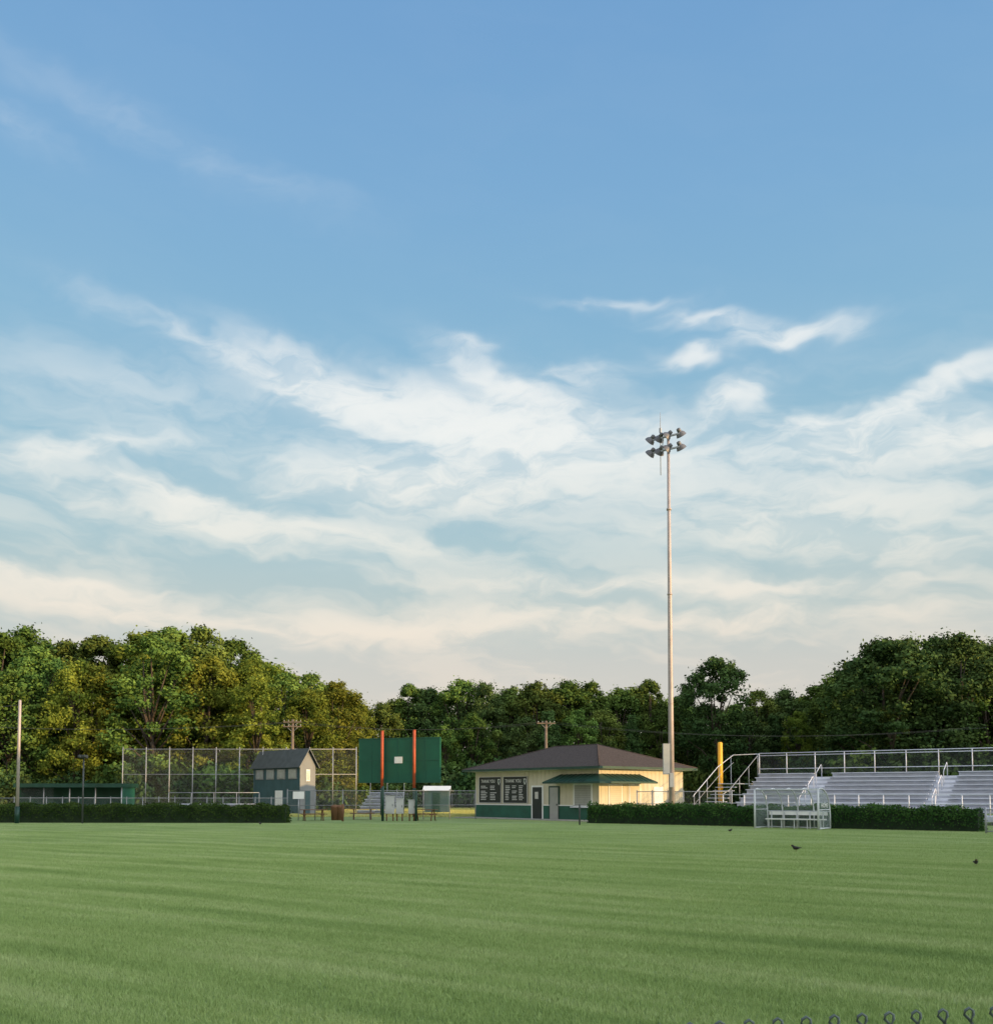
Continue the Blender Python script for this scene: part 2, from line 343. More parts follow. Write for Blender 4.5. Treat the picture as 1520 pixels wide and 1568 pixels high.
# ---------------------------------------------------------------- hedges
def hedge(name,p0,p1,h=1.12,wd=1.1,seed=0):
    p0=Vector(p0);p1=Vector(p1); L=(p1-p0).length; ang=math.atan2(p1.y-p0.y,p1.x-p0.x)
    root=empty(name,(p0.x,p0.y,0),ang)
    ph=rng.random(6)*6.28
    def hv(x): return h*(1+0.045*np.sin(x*2.1+ph[0])+0.035*np.sin(x*4.7+ph[1])+0.03*np.sin(x*0.7+ph[2]))
    def wv(x): return wd/2*(1+0.10*np.sin(x*2.6+ph[3])+0.08*np.sin(x*5.5+ph[4]))
    n=int(L*1000); x=rng.random(n)*(L); th=rng.random(n)
    a=th*math.pi; cs=np.cos(a); sn=np.sin(a); e=0.42
    yy=np.sign(cs)*np.abs(cs)**e*wv(x); zz=np.abs(sn)**e*hv(x)
    lump=0.06*np.sin(x*3.1+zz*5+ph[5])*np.sin(zz*4+x)
    dn=0.07*rng.normal(size=n)+lump; pos=np.stack([x+0.03*rng.normal(size=n),yy*(1+dn),zz*(1+dn*0.6)],axis=1)
    endm=(rng.random(n)<0.03); pos[endm,0]=np.where(rng.random(endm.sum())<.5,0,L)+0.1*rng.normal(size=endm.sum()); pos[endm,1]*=rng.random(endm.sum()); pos[endm,2]*=rng.random(endm.sum())
    nr=np.stack([np.zeros(n),cs,sn],axis=1)+rng.normal(size=(n,3))*0.6; nr/=np.linalg.norm(nr,axis=1,keepdims=True)
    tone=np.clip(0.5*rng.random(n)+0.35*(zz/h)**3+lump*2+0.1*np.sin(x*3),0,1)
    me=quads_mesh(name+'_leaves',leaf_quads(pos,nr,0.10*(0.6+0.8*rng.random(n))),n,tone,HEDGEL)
    o=bpy.data.objects.new('leaves',me); scene.collection.objects.link(o); o.parent=root
    c=MB(); ns=int(L/0.5)
    ring=[]
    for i in range(ns+1):
        xx=L*i/ns; H_=float(hv(xx))*0.9; W_=float(wv(xx))*0.85
        ring.append([(xx,-W_,0),(xx,-W_,H_*0.8),(xx,-W_*0.75,H_),(xx,W_*0.75,H_),(xx,W_,H_*0.8),(xx,W_,0)])
    vs=[v for r in ring for v in r]; fs=[]
    for i in range(ns):
        for k in range(5): fs.append((i*6+k,i*6+k+1,(i+1)*6+k+1,(i+1)*6+k))
    fs.append((0,1,2,3,4,5)); fs.append(tuple(ns*6+k for k in range(6)))
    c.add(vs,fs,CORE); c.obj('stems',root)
hedge('hedge',(X(-260,61.5),62.5,0),(X(440,61.5),61.5,0))
A=Vector((X(908,60.5),61.3,0)); B_=Vector((X(1506,46),47.3,0))
def along(pxv):
    u=(pxv-760)/F*math.cos(PITCH); d=B_-A; t=(u*A.y-A.x)/(d.x-u*d.y); return A+d*t
hedge('hedge',A,along(1500),1.15)
# ---------------------------------------------------------------- concession building
TH=math.radians(40); cx,cy=X(917,65),65.0
bld=empty('concession_building',(cx,cy,0),TH)
sa,ca=math.sin(math.radians(50)),math.cos(math.radians(50))
def tl(px):
    u=(px-760)/F; return (cx-cy*u)/(ca+sa*u)
def tr(px):
    u=(px-760)/F; return (cy*u-cx)/(math.cos(TH)-math.sin(TH)*u)
Lb=tl(728); Wb=tr(1045); HE=3.5; HR=5.4
b=MB(); b.bb((0,0,0.0),(Wb,Lb,HE),CREAM)
y=0.2
while y<Lb-.1: b.bb((-0.018,y,1.05),(0.01,y+0.05,HE-0.02),CREAM); y+=0.42
x=0.2
while x<Wb-.1: b.bb((x,-0.018,1.05),(x+0.05,0.01,HE-0.02),CREAM); x+=0.42
b.obj('walls',bld)
b=MB(); b.bb((-0.03,-0.03,0.0),(Wb+.03,0.005,1.0),CREAM); b.bb((-0.033,0.0,0.02),(0.004,Lb+.03,0.98),GRN); b.bb((-0.05,-0.02,0.98),(0.0,Lb+.03,1.05),WHITE)
b.bb((-0.045,-0.045,1.05),(0.06,0.06,HE-.03),CREAM); b.obj('wainscot',bld)
ov=0.75; b=MB(); zb=HE-0.02
e=[(-ov,-ov,zb),(Wb+ov,-ov,zb),(Wb+ov,Lb+ov,zb),(-ov,Lb+ov,zb)]; et=[(p[0],p[1],zb+0.16) for p in e]
r1=(Wb/2,Wb/2,HR); r2=(Wb/2,Lb-Wb/2,HR)
b.poly([et[0],et[1],r1],SHING); b.poly([et[2],et[3],r2],SHING); b.poly([et[1],et[2],r2,r1],SHING); b.poly([et[3],et[0],r1,r2],SHING); b.obj('roof',bld)
b=MB(); b.poly(e[::-1],WHITE)
for i in range(4): b.poly([e[i],e[(i+1)%4],et[(i+1)%4],et[i]],DGRN)
b.obj('fascia_and_soffit',bld)
b=MB(); b.tube([et[0],r1,r2,et[3]],0.05,SHING,6); b.tube([et[1],r1],0.05,SHING,6); b.tube([et[2],r2],0.05,SHING,6); b.obj('ridge_caps',bld)
cl=tl(858); cw=tr(978); pr=1.25; zt,zo=3.15,2.62
b=MB(); Q=[(-0.02,cl,zt),(-0.02,-0.02,zt),(-pr,-pr,zo),(-pr,cl+0.5,zo)]; b.poly(Q,DGRN); b.poly([(-0.02,-0.02,zt),(cw,-0.02,zt),(cw+.5,-pr,zo),(-pr,-pr,zo)],DGRN)
b.poly([(-0.02,cl,zt),(-pr,cl+.5,zo),(-0.02,cl+.5,zo)],DGRN); b.poly([(cw,-0.02,zt),(cw+.5,-0.02,zo),(cw+.5,-pr,zo)],DGRN)
b.bb((-pr-.02,-pr-.02,zo-.12),(-pr+.02,cl+.5,zo),DGRN); b.bb((-pr+.021,-pr-.02,zo-.12),(cw+.5,-pr+.02,zo),DGRN)
b.bb((-pr+.021,-pr+.021,zo-.03),(-0.02,cl+.48,zo-.01),WHITE); b.bb((-.019,-pr+.021,zo-.03),(cw+.48,-0.02,zo-.01),WHITE)
yy=0.3
while yy<cl: b.tube([(-0.03,yy,zt+.015),(-pr,yy,zo+.015)],0.018,DGRN,4); yy+=0.45
xx=0.3
while xx<cw: b.tube([(xx,-0.03,zt+.015),(xx,-pr,zo+.015)],0.018,DGRN,4); xx+=0.45
b.obj('canopy',bld)
def lpanel(bm,pa,pb,z0,z1,mat,d=0.06): 
    a,c=tl(pa),tl(pb); bm.bb((-d,min(a,c),z0),(-0.0,max(a,c),z1),mat)
b=MB(); lpanel(b,814,832,0,2.4,WHITE,0.05); lpanel(b,816,830,0.03,2.28,DOORD,0.075); lpanel(b,820,825,1.45,1.95,GLASS,0.085); b.obj('door',bld)
b=MB(); lpanel(b,840.5,857,0,2.35,DGRN,0.05); lpanel(b,842.5,855,0.03,2.25,SHUT,0.075); lpanel(b,853,854,1.0,1.12,DSTEEL,0.12); b.obj('side_door',bld)
b=MB(); lpanel(b,878,907,0.95,2.5,WHITE,0.05); lpanel(b,880,905,1.05,2.42,SHUT,0.07)
for i in range(11): lpanel(b,880,905,1.08+i*.12,1.09+i*.12,DSTEEL,0.074)
lpanel(b,877,908,0.88,0.95,ALU,0.3); b.obj('serving_window',bld)
b=MB()
for a_,c_ in((931,952),(962,980)):
    b.bb((tr(a_),-0.05,1.0),(tr(c_),0,2.45),WHITE); b.bb((tr(a_+1.5),-0.07,1.08),(tr(c_-1.5),0,2.38),CREAM)
    for i in range(10): b.bb((tr(a_+1.5),-0.073,1.1+i*.13),(tr(c_-1.5),0,1.112+i*.13),SHUT)
b.bb((tr(1000),-0.05,0.02),(tr(1014),0,2.3),WHITE); b.obj('shuttered_windows',bld)
for k,(a_,c_) in enumerate(((734,768),(771,808))):
    ya,yc=tl(a_),tl(c_); b=MB(); b.bb((-0.06,yc,1.12),(-0.02,ya,3.08),BLACK)
    w_=ya-yc
    for (u0,u1,v0,v1) in((0,1,0,.012),(0,1,.988,1),(0,.012,.012,.988),(.988,1,.012,.988)):
        b.bb((-0.075,yc+w_*u0,1.12+1.96*v0),(-0.061,yc+w_*u1,1.12+1.96*v1),WHITE)
    nc=2 if k==0 else 3
    for col in range(nc):
        for rw in range(9):
            if random.random()<0.12: continue
            c0=ya-w_*(0.10+col*(0.84/nc)); ln=w_*(0.55/nc)*random.uniform(0.7,1.1)
            zz=2.36-rw*0.125
            xx=c0; endx=c0-ln
            while xx>endx+0.04:
                l_=random.uniform(0.04,0.10); b.bb((-0.068,max(xx-l_,endx),zz),(-0.0605,xx,zz+0.05),WHITE); xx-=l_+0.03
    yc2=ya-w_*0.90; b.poly([(-0.066,yc2+.13,2.9),(-0.066,yc2-.13,2.9),(-0.066,yc2-.13,2.65),(-0.066,yc2,2.45),(-0.066,yc2+.13,2.65)],WHITE)
    b.poly([(-0.070,yc2+.08,2.85),(-0.070,yc2-.08,2.85),(-0.070,yc2-.08,2.68),(-0.070,yc2,2.53),(-0.070,yc2+.08,2.68)],DGRN)
    s=b.obj('thank_you_sign_%d'%(k+1),bld)
    cu=bpy.data.curves.new('thank_you_text','FONT'); cu.body='THANK YOU'; cu.size=0.34; cu.align_x='CENTER'; cu.align_y='CENTER'; cu.extrude=0.004
    cu.materials.append(WHITE); to=bpy.data.objects.new('thank_you_text_%d'%(k+1),cu); scene.collection.objects.link(to); to.parent=bld
    to.location=(-0.068,ya-w_*0.42,2.74); to.rotation_euler=(math.pi/2,0,-math.pi/2); to.scale=(0.82 if k==0 else 0.9,1,1)
b=MB(); b.bb((-1.6,-1.6,0),(0,Lb+.5,0.06),CONC); b.bb((0,-1.6,0),(Wb+.5,0,0.058),CONC); b.obj('pavement',bld)
# ---------------------------------------------------------------- floodlight pole
Yp=62
fl=empty('floodlight_pole',(X(1028,Yp),Yp,0),math.radians(-38))
ztop=Z(668,Yp); z2=Z(688,Yp)
b=MB(); b.tube([(0,0,0),(0,0,8),(0,0,16),(0,0,ztop+0.2)],[0.19,0.16,0.125,0.085],POLEM,12); b.tube([(0,0,0),(0,0,0.5)],[0.28,0.26],CONC,12); 
for zz in(7.5,14.5,20): b.tube([(0,0,zz),(0,0,zz+.12)],[.165,.15],POLEM,12)
b.obj('pole',fl)
b=MB()
for zz in(ztop,z2): b.box((-.2,0,zz),(2.0,0.10,0.10),STEEL)
b.box((-.35,-.1,(ztop+z2)/2),(0.05,0.05,ztop-z2),STEEL); b.obj('crossarms',fl)
b=MB(); ax=-0.62
b.tube([(ax,0.1,Z(724,Yp)),(ax,0.1,Z(650,Yp)),(ax,0.1,Z(627,Yp))],[0.025,0.025,0.012],STEEL,6); b.box((ax,0.1,Z(655,Yp)),(0.12,0.12,0.3),STEEL)
b.tube([(ax-.2,.1,Z(662,Yp)),(ax+.2,.1,Z(662,Yp))],0.02,STEEL,5); b.obj('antenna',fl)
def lamp(bm,c,az,el,R=0.33):
    d=Vector((math.cos(az)*math.cos(el),math.sin(az)*math.cos(el),math.sin(el))); c=Vector(c); k=R/0.34
    prf=[(-.42,.07),(-.40,.13),(-.22,.15),(-.20,.12),(-.16,.18),(-.05,.29),(.10,.34),(.12,.355)]
    bm.tube([c+d*a*k for a,_ in prf],[r*k for _,r in prf],LAMPS,14,cap=False)
    prf2=[(.119,.34),(.03,.29),(-.04,.22),(-.08,.05)]
    bm.tube([c+d*a*k for a,_ in prf2],[r*k for _,r in prf2],LAMPW,14,cap=False)
b=MB()
for zz in(ztop+.05,z2+.05):
    for i,xx in enumerate((-1.1,-.5,.15,.72)):
        az=math.radians((172,150,-165,75)[i]); b2=Vector((xx,-0.0,zz)); c=b2+Vector((math.cos(az)*.22,math.sin(az)*.22,-.02)); lamp(b,c,az,math.radians(-40 if i<3 else -50)); b.tube([b2,c],0.03,STEEL,6)
b.obj('floodlights',fl)
b=MB(); b.box((-.25,-.18,(Z(1139,Yp)+Z(1186,Yp))/2),(0.42,0.3,Z(1139,Yp)-Z(1186,Yp)),GREYBOX,math.radians(38)); b.box((0.12,-.2,Z(1195,Yp)),(0.25,0.2,0.9),GREYBOX,math.radians(38)); b.obj('cabinet',fl)
# ---------------------------------------------------------------- bleachers
bl=empty('grandstand_bleachers',(15.0,65.0,0),math.radians(-35)); BLn=32.0
NR=9; rise=0.285; run=0.62; aisles=[(4.0,5.2),(12.0,13.2),(20.0,21.2),(28,29.2)]
segs=[];x0=0
for a_,c_ in aisles: segs.append((x0,a_)); x0=c_
segs.append((x0,BLn))
b=MB(); r=MB()
for i in range(NR):
    zs=0.98+i*rise; y0=1.3+i*run
    for a_,c_ in segs:
        b.bb((a_,y0+.30,zs-.045),(c_,y0+.56,zs),ALU)
        r.bb((a_,y0+.56,zs-.30),(c_,y0+.585,zs-.02),ALUR)
    b.bb((0,y0-.02,zs-.47),(BLn,y0+.28,zs-.43),ALU)
    r.bb((0,y0-.045,zs-.62),(BLn,y0-.021,zs-.44),ALUR)
    for a_,c_ in aisles: b.bb((a_,y0+.10,zs-.429),(c_,y0+.45,zs-.28),ALU)
b.bb((-.3,0,0.46),(BLn,1.25,0.5),ALU); r.bb((-.3,-.03,0.2),(BLn,0,0.5),ALUR)
b.obj('seat_planks',bl); r.obj('risers',bl)
b=MB(); yb=1.3+NR*run; zt_=0.98+NR*rise
x=0
while x<=BLn:
    b.tube([(x,0.1,0),(x,0.1,0.45)],0.04,STEEL,6); b.tube([(x,yb,0),(x,yb,zt_-.3)],0.05,STEEL,6); b.tube([(x,yb*.55,0),(x,yb*.55,zt_*.5)],0.05,STEEL,6)
    b.box((x,yb/2+.4,zt_/2-.25),(0.07,yb*1.02,0.1),STEEL,0,math.atan2(rise,run)); x+=2.0
b.obj('frame',bl)
b=MB(); x=0
while x<=BLn+.01:
    b.tube([(x,yb,zt_-.5),(x,yb,4.72)],0.035,ALU,6); x+=2.0
for zz in(4.72,4.55,3.6): b.tube([(0,yb,zz),(BLn,yb,zz)],0.03,ALU,6)
x=0
while x<=BLn+.01:
    b.tube([(x,0.02,0.4),(x,0.02,1.75)],0.04,ALU,6); x+=1.45
for zz in(1.75,1.2,0.75): b.tube([(-.3,0.02,zz),(BLn,0.02,zz)],0.028,ALU,6)
def zl(y): return 0.98+(y-1.3)/run*rise
b.tube([(-.05,0,zl(0.8)+1.0),(-.05,1.3,zl(1.3)+1.1),(-.05,yb,zl(yb)+1.1)],0.025,STEEL,6)
y=1.3
while y<yb: b.tube([(-.05,y,zl(y)-.5),(-.05,y,zl(y)+1.1)],0.022,STEEL,6); y+=1.8
b.obj('guard_rails',bl)
b=MB(); b.bb((0.02,yb+.03,3.2),(BLn,yb+.032,4.7),CHAIND); b.obj('rail_mesh',bl)
b=MB()
for a_,c_ in aisles:
    xm=(a_+c_)/2
    for s0 in(0,3,6):
        y1=1.4+s0*run; y2=y1+2*run; b.tube([(xm,y1,zl(y1)-.4),(xm,y1,zl(y1)+.45),(xm,y1+.12,zl(y1)+.56),(xm,y2-.12,zl(y2)+.52),(xm,y2,zl(y2)+.45),(xm,y2,zl(y2)-.4)],0.026,ALU,6)
b.obj('aisle_handrails',bl)
b=MB()
for i in range(9):
    b.bb((-1.9,-0.3+i*.45,0.25+i*.25),(-.45,0.05+i*.45,0.29+i*.25),ALUR)
xx=-1.95
b.tube([(xx,-.4,1.6),(xx,-.2,1.75),(xx,3.9,3.7),(xx,yb,4.65),(0,yb,4.68)],0.026,ALU,6); b.tube([(xx,-.2,1.1),(xx,3.9,3.0),(xx,yb,4.1)],0.018,STEEL,6)
for k in range(4): yy=-.2+k*2.2; zz=1.75+(yy+.2)*.46; b.tube([(xx,yy,0),(xx,yy,min(zz,4.6))],0.024,STEEL,6)
b.bb((-1.9,3.8,2.5),(-.45,yb,2.54),ALUR); b.obj('access_stair',bl)
# ---------------------------------------------------------------- team shelter
ang=math.radians(-40); D=1.55; Hs=2.02
sh=empty('team_shelter',(X(1155,51.2),51.2,0),ang)
u=(1252-760)/F*math.cos(PITCH); x0_,y0_=X(1155,51.2),51.2; Ls=(u*y0_-x0_)/(math.cos(ang)-u*math.sin(ang))
arc=[(0,Hs),(0.35,Hs+.06),(0.75,Hs),(1.10,Hs-.20),(1.36,Hs-.52),(1.50,Hs-.92),(D,0.7),(D,0.05)]
b=MB(); nb=4
for i in range(nb+1):
    x=Ls*i/nb; b.tube([(x,y,z) for y,z in arc],0.036,FRAME,6)
    if i in(0,nb): b.tube([(x,0,0),(x,0,Hs)],0.055,FRAME,8); b.tube([(x,0,.06),(x,D,.06)],0.035,FRAME,6); b.tube([(x,0,1.0),(x,D,1.0)],0.022,FRAME,6)
for (y,z) in((0,Hs),(1.10,Hs-.20),(D,0.9),(D,0.06)): b.tube([(0,y,z),(Ls,y,z)],0.036,FRAME,6)
b.obj('frame',sh)
b=MB()
for (y1,z1),(y2,z2_) in zip(arc,arc[1:]): b.poly([(0,y1,z1),(Ls,y1,z1),(Ls,y2,z2_),(0,y2,z2_)],CLEAR)
for x in(0.0,Ls): b.poly([(x,y,z) for y,z in arc]+[(x,0,0.05)],CLEAR)
b.obj('clear_panels',sh)
b=MB(); b.bb((0.15,D-.62,.46),(Ls-.1,D-.2,.52),WHITE); b.bb((0.15,D-.14,.70),(Ls-.1,D-.10,.88),WHITE)
for i in range(5):
    x=0.3+i*(Ls-.6)/4; b.bb((x-.025,D-.55,.0),(x+.025,D-.50,.46),FRAME); b.bb((x-.025,D-.2,.0),(x+.025,D-.15,.9),FRAME)
b.obj('bench',sh)
cu=bpy.data.curves.new('panel_text','FONT'); cu.body='HOME'; cu.size=0.30; cu.align_x='CENTER'; cu.materials.append(WHITE); cu.extrude=.003
to=bpy.data.objects.new('panel_text',cu); scene.collection.objects.link(to); to.parent=sh; to.location=(Ls+.02,D*.5,1.12); to.rotation_euler=(math.pi/2,0,math.pi/2)
# ---------------------------------------------------------------- scoreboard
Ys=78; RS=math.radians(-20); sc=empty('scoreboard',(X(610,Ys),Ys,0),RS)
wS=(X(675,Ys)-X(546,Ys))/math.cos(RS); zt2,zb2=Z(1130,Ys),Z(1199,Ys)
b=MB(); b.bb((-wS/2,0,zb2),(wS/2,.25,zt2),GRNS)
for i in range(1,6): x=-wS/2+wS*i/6; b.bb((x-.02,-.018,zb2+.01),(x+.02,-.001,zt2-.01),GRN)
for z in(zb2+.03,(zb2+zt2)/2,zt2-.05): b.bb((-wS/2,-.035,z-.03),(wS/2,-.019,z+.03),GRN)
b.obj('board',sc)
b=MB(); b.bb((-.35,-.06,Z(1169,Ys)),(.35,-.036,Z(1159,Ys)),WHITE); b.obj('notice',sc)
b=MB()
for pxx in(586,637):
    x=(X(pxx,Ys-.3)-X(610,Ys))/math.cos(RS); b.tube([(x,-.35,Z(1207,Ys)),(x,-.35,Z(1120,Ys))],0.12,RUST,10); b.tube([(x,-.35,0),(x,-.35,Z(1207,Ys))],0.12,DGRN,10)
    b.tube([(x,-.35,Z(1120,Ys)),(x,-.35,Z(1119,Ys))],0.13,RUST,10)
b.obj('posts',sc)
# ---------------------------------------------------------------- press box
Yq=84; pb=empty('press_box',(X(459,Yq),Yq,0),math.radians(42))
def solve(px,x0,y0,dx,dy):
    u=(px-760)/F; return (u*y0-x0)/(dx-u*dy)
c42,s42=math.cos(math.radians(42)),math.sin(math.radians(42))
Lp=solve(388,X(459,Yq),Yq,-s42,c42); Wp=solve(483,X(459,Yq),Yq,c42,s42)
he=Z(1172,Yq); hr=Z(1147,Yq)
b=MB(); b.bb((0,0.02,0),(Wp,Lp,he),TEAL); b.bb((0.0,0,0),(Wp,0.019,he),GREYW); b.poly([(0,-.0,he),(Wp,0,he),(Wp/2,0,hr)],GREYW); b.poly([(0,Lp,he),(Wp/2,Lp,hr),(Wp,Lp,he)],TEAL); b.obj('walls',pb)
b=MB()
for sx in(0,1):
    xe=-.25 if sx==0 else Wp+.25; b.poly([(xe,-.3,he-.18),(Wp/2,-.3,hr+.08),(Wp/2,Lp+.3,hr+.08),(xe,Lp+.3,he-.18)],DSTEEL)
    b.poly([(xe,-.3,he-.26),(Wp/2,-.3,hr-.0),(Wp/2,-.3,hr+.08),(xe,-.3,he-.18)],GREYW)
b.obj('roof',pb)
b=MB(); zl_,zh_=Z(1193,Yq),Z(1177,Yq)
for i in range(4):
    a_=Lp*(0.06+i*.235); c_=a_+Lp*.17; b.bb((-.05,a_,zl_),(-.01,c_,zh_),GREYW); b.bb((-.07,a_+.08,zl_+.08),(-.02,c_-.08,zh_-.08),GLASS)
b.bb((-.06,Lp*.35,0.05),(-.01,Lp*.5,2.1),WHITE)
b.bb((Wp*.38,-.05,2.9),(Wp*.62,-.0,3.9),WHITE); b.bb((Wp*.41,-.06,3.0),(Wp*.59,-.0,3.8),GLASS); b.bb((Wp*.35,-.05,0.05),(Wp*.65,-.0,2.1),TEAL)
b.obj('windows_and_doors',pb)
# ---------------------------------------------------------------- fences
def fence(name,px0,Y0,px1,Y1,h,posts,mat=CHAIN,pm=FSTEEL,r=0.04,rails=(1.0,),zb=0.03):
    a=Vector((X(px0,Y0),Y0,0)); c=Vector((X(px1,Y1),Y1,0)); L=(c-a).length
    root=empty(name,a,math.atan2(c.y-a.y,c.x-a.x)); b=MB()
    for i in range(posts+1):
        x=L*i/posts; b.tube([(x,0,0),(x,0,h+.05)],r,pm,8); b.tube([(x,0,h+.05),(x,0,h+.12)],[r*1.2,r*.3],pm,8)
    for f in rails: b.tube([(0,0,h*f),(L,0,h*f)],r*.75,pm,6)
    b.obj('posts_and_rails',root)
    b=MB(); b.poly([(0,-.05,zb),(L,-.05,zb),(L,-.05,h),(0,-.05,h)],mat); b.obj('mesh',root); return root
hb=Z(1146,90)
fence('backstop_fence',187,90,545,90,hb,10,CHAIN,STEEL,0.05,(0.985,0.6))
fence('chain_link_fence',-150,71,440,71,1.5,24)
fence('chain_link_fence',440,67,728,70,Z(1211,68),7,CHAIN,FSTEEL,0.035,(1.0,0.5))
fence('chain_link_fence',0,118,760,120,1.8,22,CHAIN,FSTEEL,0.035,(1.0,))
fence('chain_link_fence',975,63.0,1120,60.6,1.95,6,CHAIN,STEEL,0.035,(1.0,0.6))
b=MB(); Yf=66.8; b.box((X(457,Yf),Yf,Z(1218,Yf)),(0.75,.03,.5),WHITE); b.tube([(X(457,Yf),Yf+.04,0),(X(457,Yf),Yf+.04,Z(1216,Yf))],0.03,STEEL,6); b.obj('notice_sign')
Yd=77; dg=empty('baseball_dugout',(X(28,Yd),Yd,0),math.radians(-3)); wd=X(190,Yd)-X(28,Yd)
b=MB(); b.bb((-.2,-.4,Z(1206,Yd)),(wd+.2,2.6,Z(1200,Yd)),DGRN); b.bb((0,2.2,0),(wd,2.4,Z(1206,Yd)),GRN); b.bb((-.05,0,0),(.1,2.2,Z(1206,Yd)),GRN); b.bb((wd-.1,0,0),(wd+.05,2.2,Z(1206,Yd)),GRN)
b.bb((0,.0,0),(wd,.1,.9),GRN); b.obj('walls_and_roof',dg)
b=MB()
for i in range(5): b.tube([(wd*i/4,-.05,0),(wd*i/4,-.05,Z(1206,Yd))],0.05,STEEL,6)
b.bb((.3,1.6,.42),(wd-.3,1.95,.47),ALU); b.tube([(0,-.05,1.5),(wd,-.05,1.5)],.03,STEEL,6); b.obj('posts_and_bench',dg)
b=MB(); b.poly([(0,-.1,.9),(wd*.35,-.1,.9),(wd*.35,-.1,2.3),(0,-.1,2.3)],CHAIN); b.obj('screen',dg)
def small_bleacher(name,px0,px1,Y,rows,rz=0,zt=None,rise=.22):
    e=empty(name,(X(px0,Y),Y,0),rz); w=(X(px1,Y)-X(px0,Y))/math.cos(rz); b=MB()
    for i in range(rows):
        b.bb((0,i*.6+.25,.4+i*rise),(w,i*.6+.52,.45+i*rise),ALU); b.bb((0,i*.6-.05,.08+i*rise),(w,i*.6+.2,.12+i*rise),ALU); b.bb((0,i*.6+.521,.2+i*rise),(w,i*.6+.54,.42+i*rise),ALUR)
    b.obj('planks',e); b=MB()
    k=int(w/1.8)+1
    for j in range(k+1):
        x=w*j/k; b.tube([(x,.3,0),(x,.3,.4)],.03,STEEL,5); b.tube([(x,rows*.6-.2,0),(x,rows*.6-.2,.4+(rows-1)*rise)],.03,STEEL,5); b.tube([(x,0,.05),(x,rows*.6,rows*rise)],.03,STEEL,5)
    zt_=.4+rows*rise+.7
    for j in range(k+1): b.tube([(w*j/k,rows*.6,.1),(w*j/k,rows*.6,zt_)],.025,STEEL,5)
    b.tube([(0,rows*.6,zt_),(w,rows*.6,zt_)],.025,STEEL,5); b.obj('frame',e)
small_bleacher('small_bleachers',242,385,73.5,4,0,rise=.2)
small_bleacher('small_bleachers',545,600,82,6,math.radians(-12),rise=.3)
Yw=90; e=empty('storage_shed',(X(650,Yw),Yw,0),0); w=X(686,Yw)-X(650,Yw); b=MB(); b.bb((0,0,0),(w,3,Z(1211,Yw)),TEAL); b.bb((w*.35,-.04,0.02),(w*.65,-.001,1.9),DGRN); b.obj('walls',e)
b=MB(); z0=Z(1211,Yw); b.poly([(-.2,-.2,z0),(w+.2,-.2,z0),(w+.2,1.5,z0+.45),(-.2,1.5,z0+.45)],WHITE); b.poly([(-.2,3.2,z0),(-.2,1.5,z0+.45),(w+.2,1.5,z0+.45),(w+.2,3.2,z0)],WHITE); b.poly([(w,0,z0),(w,3,z0),(w,1.5,z0+.4)],WHITE); b.obj('roof',e)
for pxc,w_,yt,yb_ in((597,.62,1220,1246),(612,.5,1224,1246),(631,.5,1226,1246)):
    Yc=65.5; e=empty('utility_cabinet',(X(pxc,Yc),Yc,0),0.1); b=MB(); zt_,zb_=Z(yt,Yc),Z(yb_,Yc)
    b.box((0,0,(zt_+zb_)/2),(w_,.35,zt_-zb_),GREYBOX); b.box((0,-.185,(zt_+zb_)/2),(w_*.8,.02,(zt_-zb_)*.8),GREYBOX); b.box((w_*.28,-.2,(zt_+zb_)/2),(.04,.02,.15),DSTEEL); b.box((0,0,zt_+.03),(w_+.08,.42,.05),GREYBOX); b.obj('box',e)
    b=MB(); b.tube([(-w_*.35,0,0),(-w_*.35,0,zb_)],.05,BROWN,6); b.tube([(w_*.35,0,0),(w_*.35,0,zb_)],.05,BROWN,6); b.obj('legs',e)
for pxc,yt,Yc,mt_,r in((586,1205,65.2,DGRN,.09),(525,1232,64.5,BROWN,.07),(637,1212,65.2,DGRN,.08)):
    b=MB(); b.tube([(0,0,0),(0,0,Z(yt,Yc)),(0,0,Z(yt,Yc)+.04)],[r,r,r*.5],mt_,8); b.obj('fence_post',None,(X(pxc,Yc),Yc,0))
def bench(px,Y,rz):
    e=empty('picnic_table',(X(px,Y),Y,0),rz); b=MB()
    for k in range(4): b.box((0,-.3+k*.2,.74),(1.7,.17,.04),BROWN)
    for s_ in(-1,1): b.box((0,s_*.72,.45),(1.7,.25,.04),BROWN)
    for xx in(-.6,.6):
        b.box((xx,0,.42),(.06,1.6,.08),BROWN)
        for s_ in(-1,1): b.tube([(xx,s_*.55,0),(xx,s_*.2,.72)],.04,BROWN,5)
    b.obj('timber',e)
bench(480,66,.3); bench(650,66,-.2); bench(555,69,0.1)
for pxc in(513,521):
    b=MB(); b.tube([(0,0,0),(0,0,.85),(0,0,.88),(0,0,1.0),(0,0,1.06)],[.24,.29,.31,.25,.08],BROWN,14); b.obj('trash_bin',None,(X(pxc,67.5),67.5,0))
b=MB(); Yc=57; b.tube([(0,0,0),(0,0,Z(1233,Yc)),(0,0,Z(1233,Yc)+.05)],[.05,.05,.02],DSTEEL,8); b.box((0,-.06,Z(1238,Yc)),(.12,.05,.16),DSTEEL); b.obj('hose_bib_post',None,(X(887,Yc),Yc,0))
Yc=60.4; zt3=Z(1073,Yc); e=empty('foul_pole',(X(27,Yc),Yc,0)); b=MB(); b.tube([(0,0,1.0),(0,0,zt3),(0,0,zt3+.05)],[.10,.085,.03],POLEM,12); b.obj('pole',e); b=MB(); b.tube([(0,0,0),(0,0,1.0)],.14,DGRN,12); b.tube([(0,0,1.0),(0,0,1.04)],[.14,.1],DGRN,12); b.obj('base_pad',e)
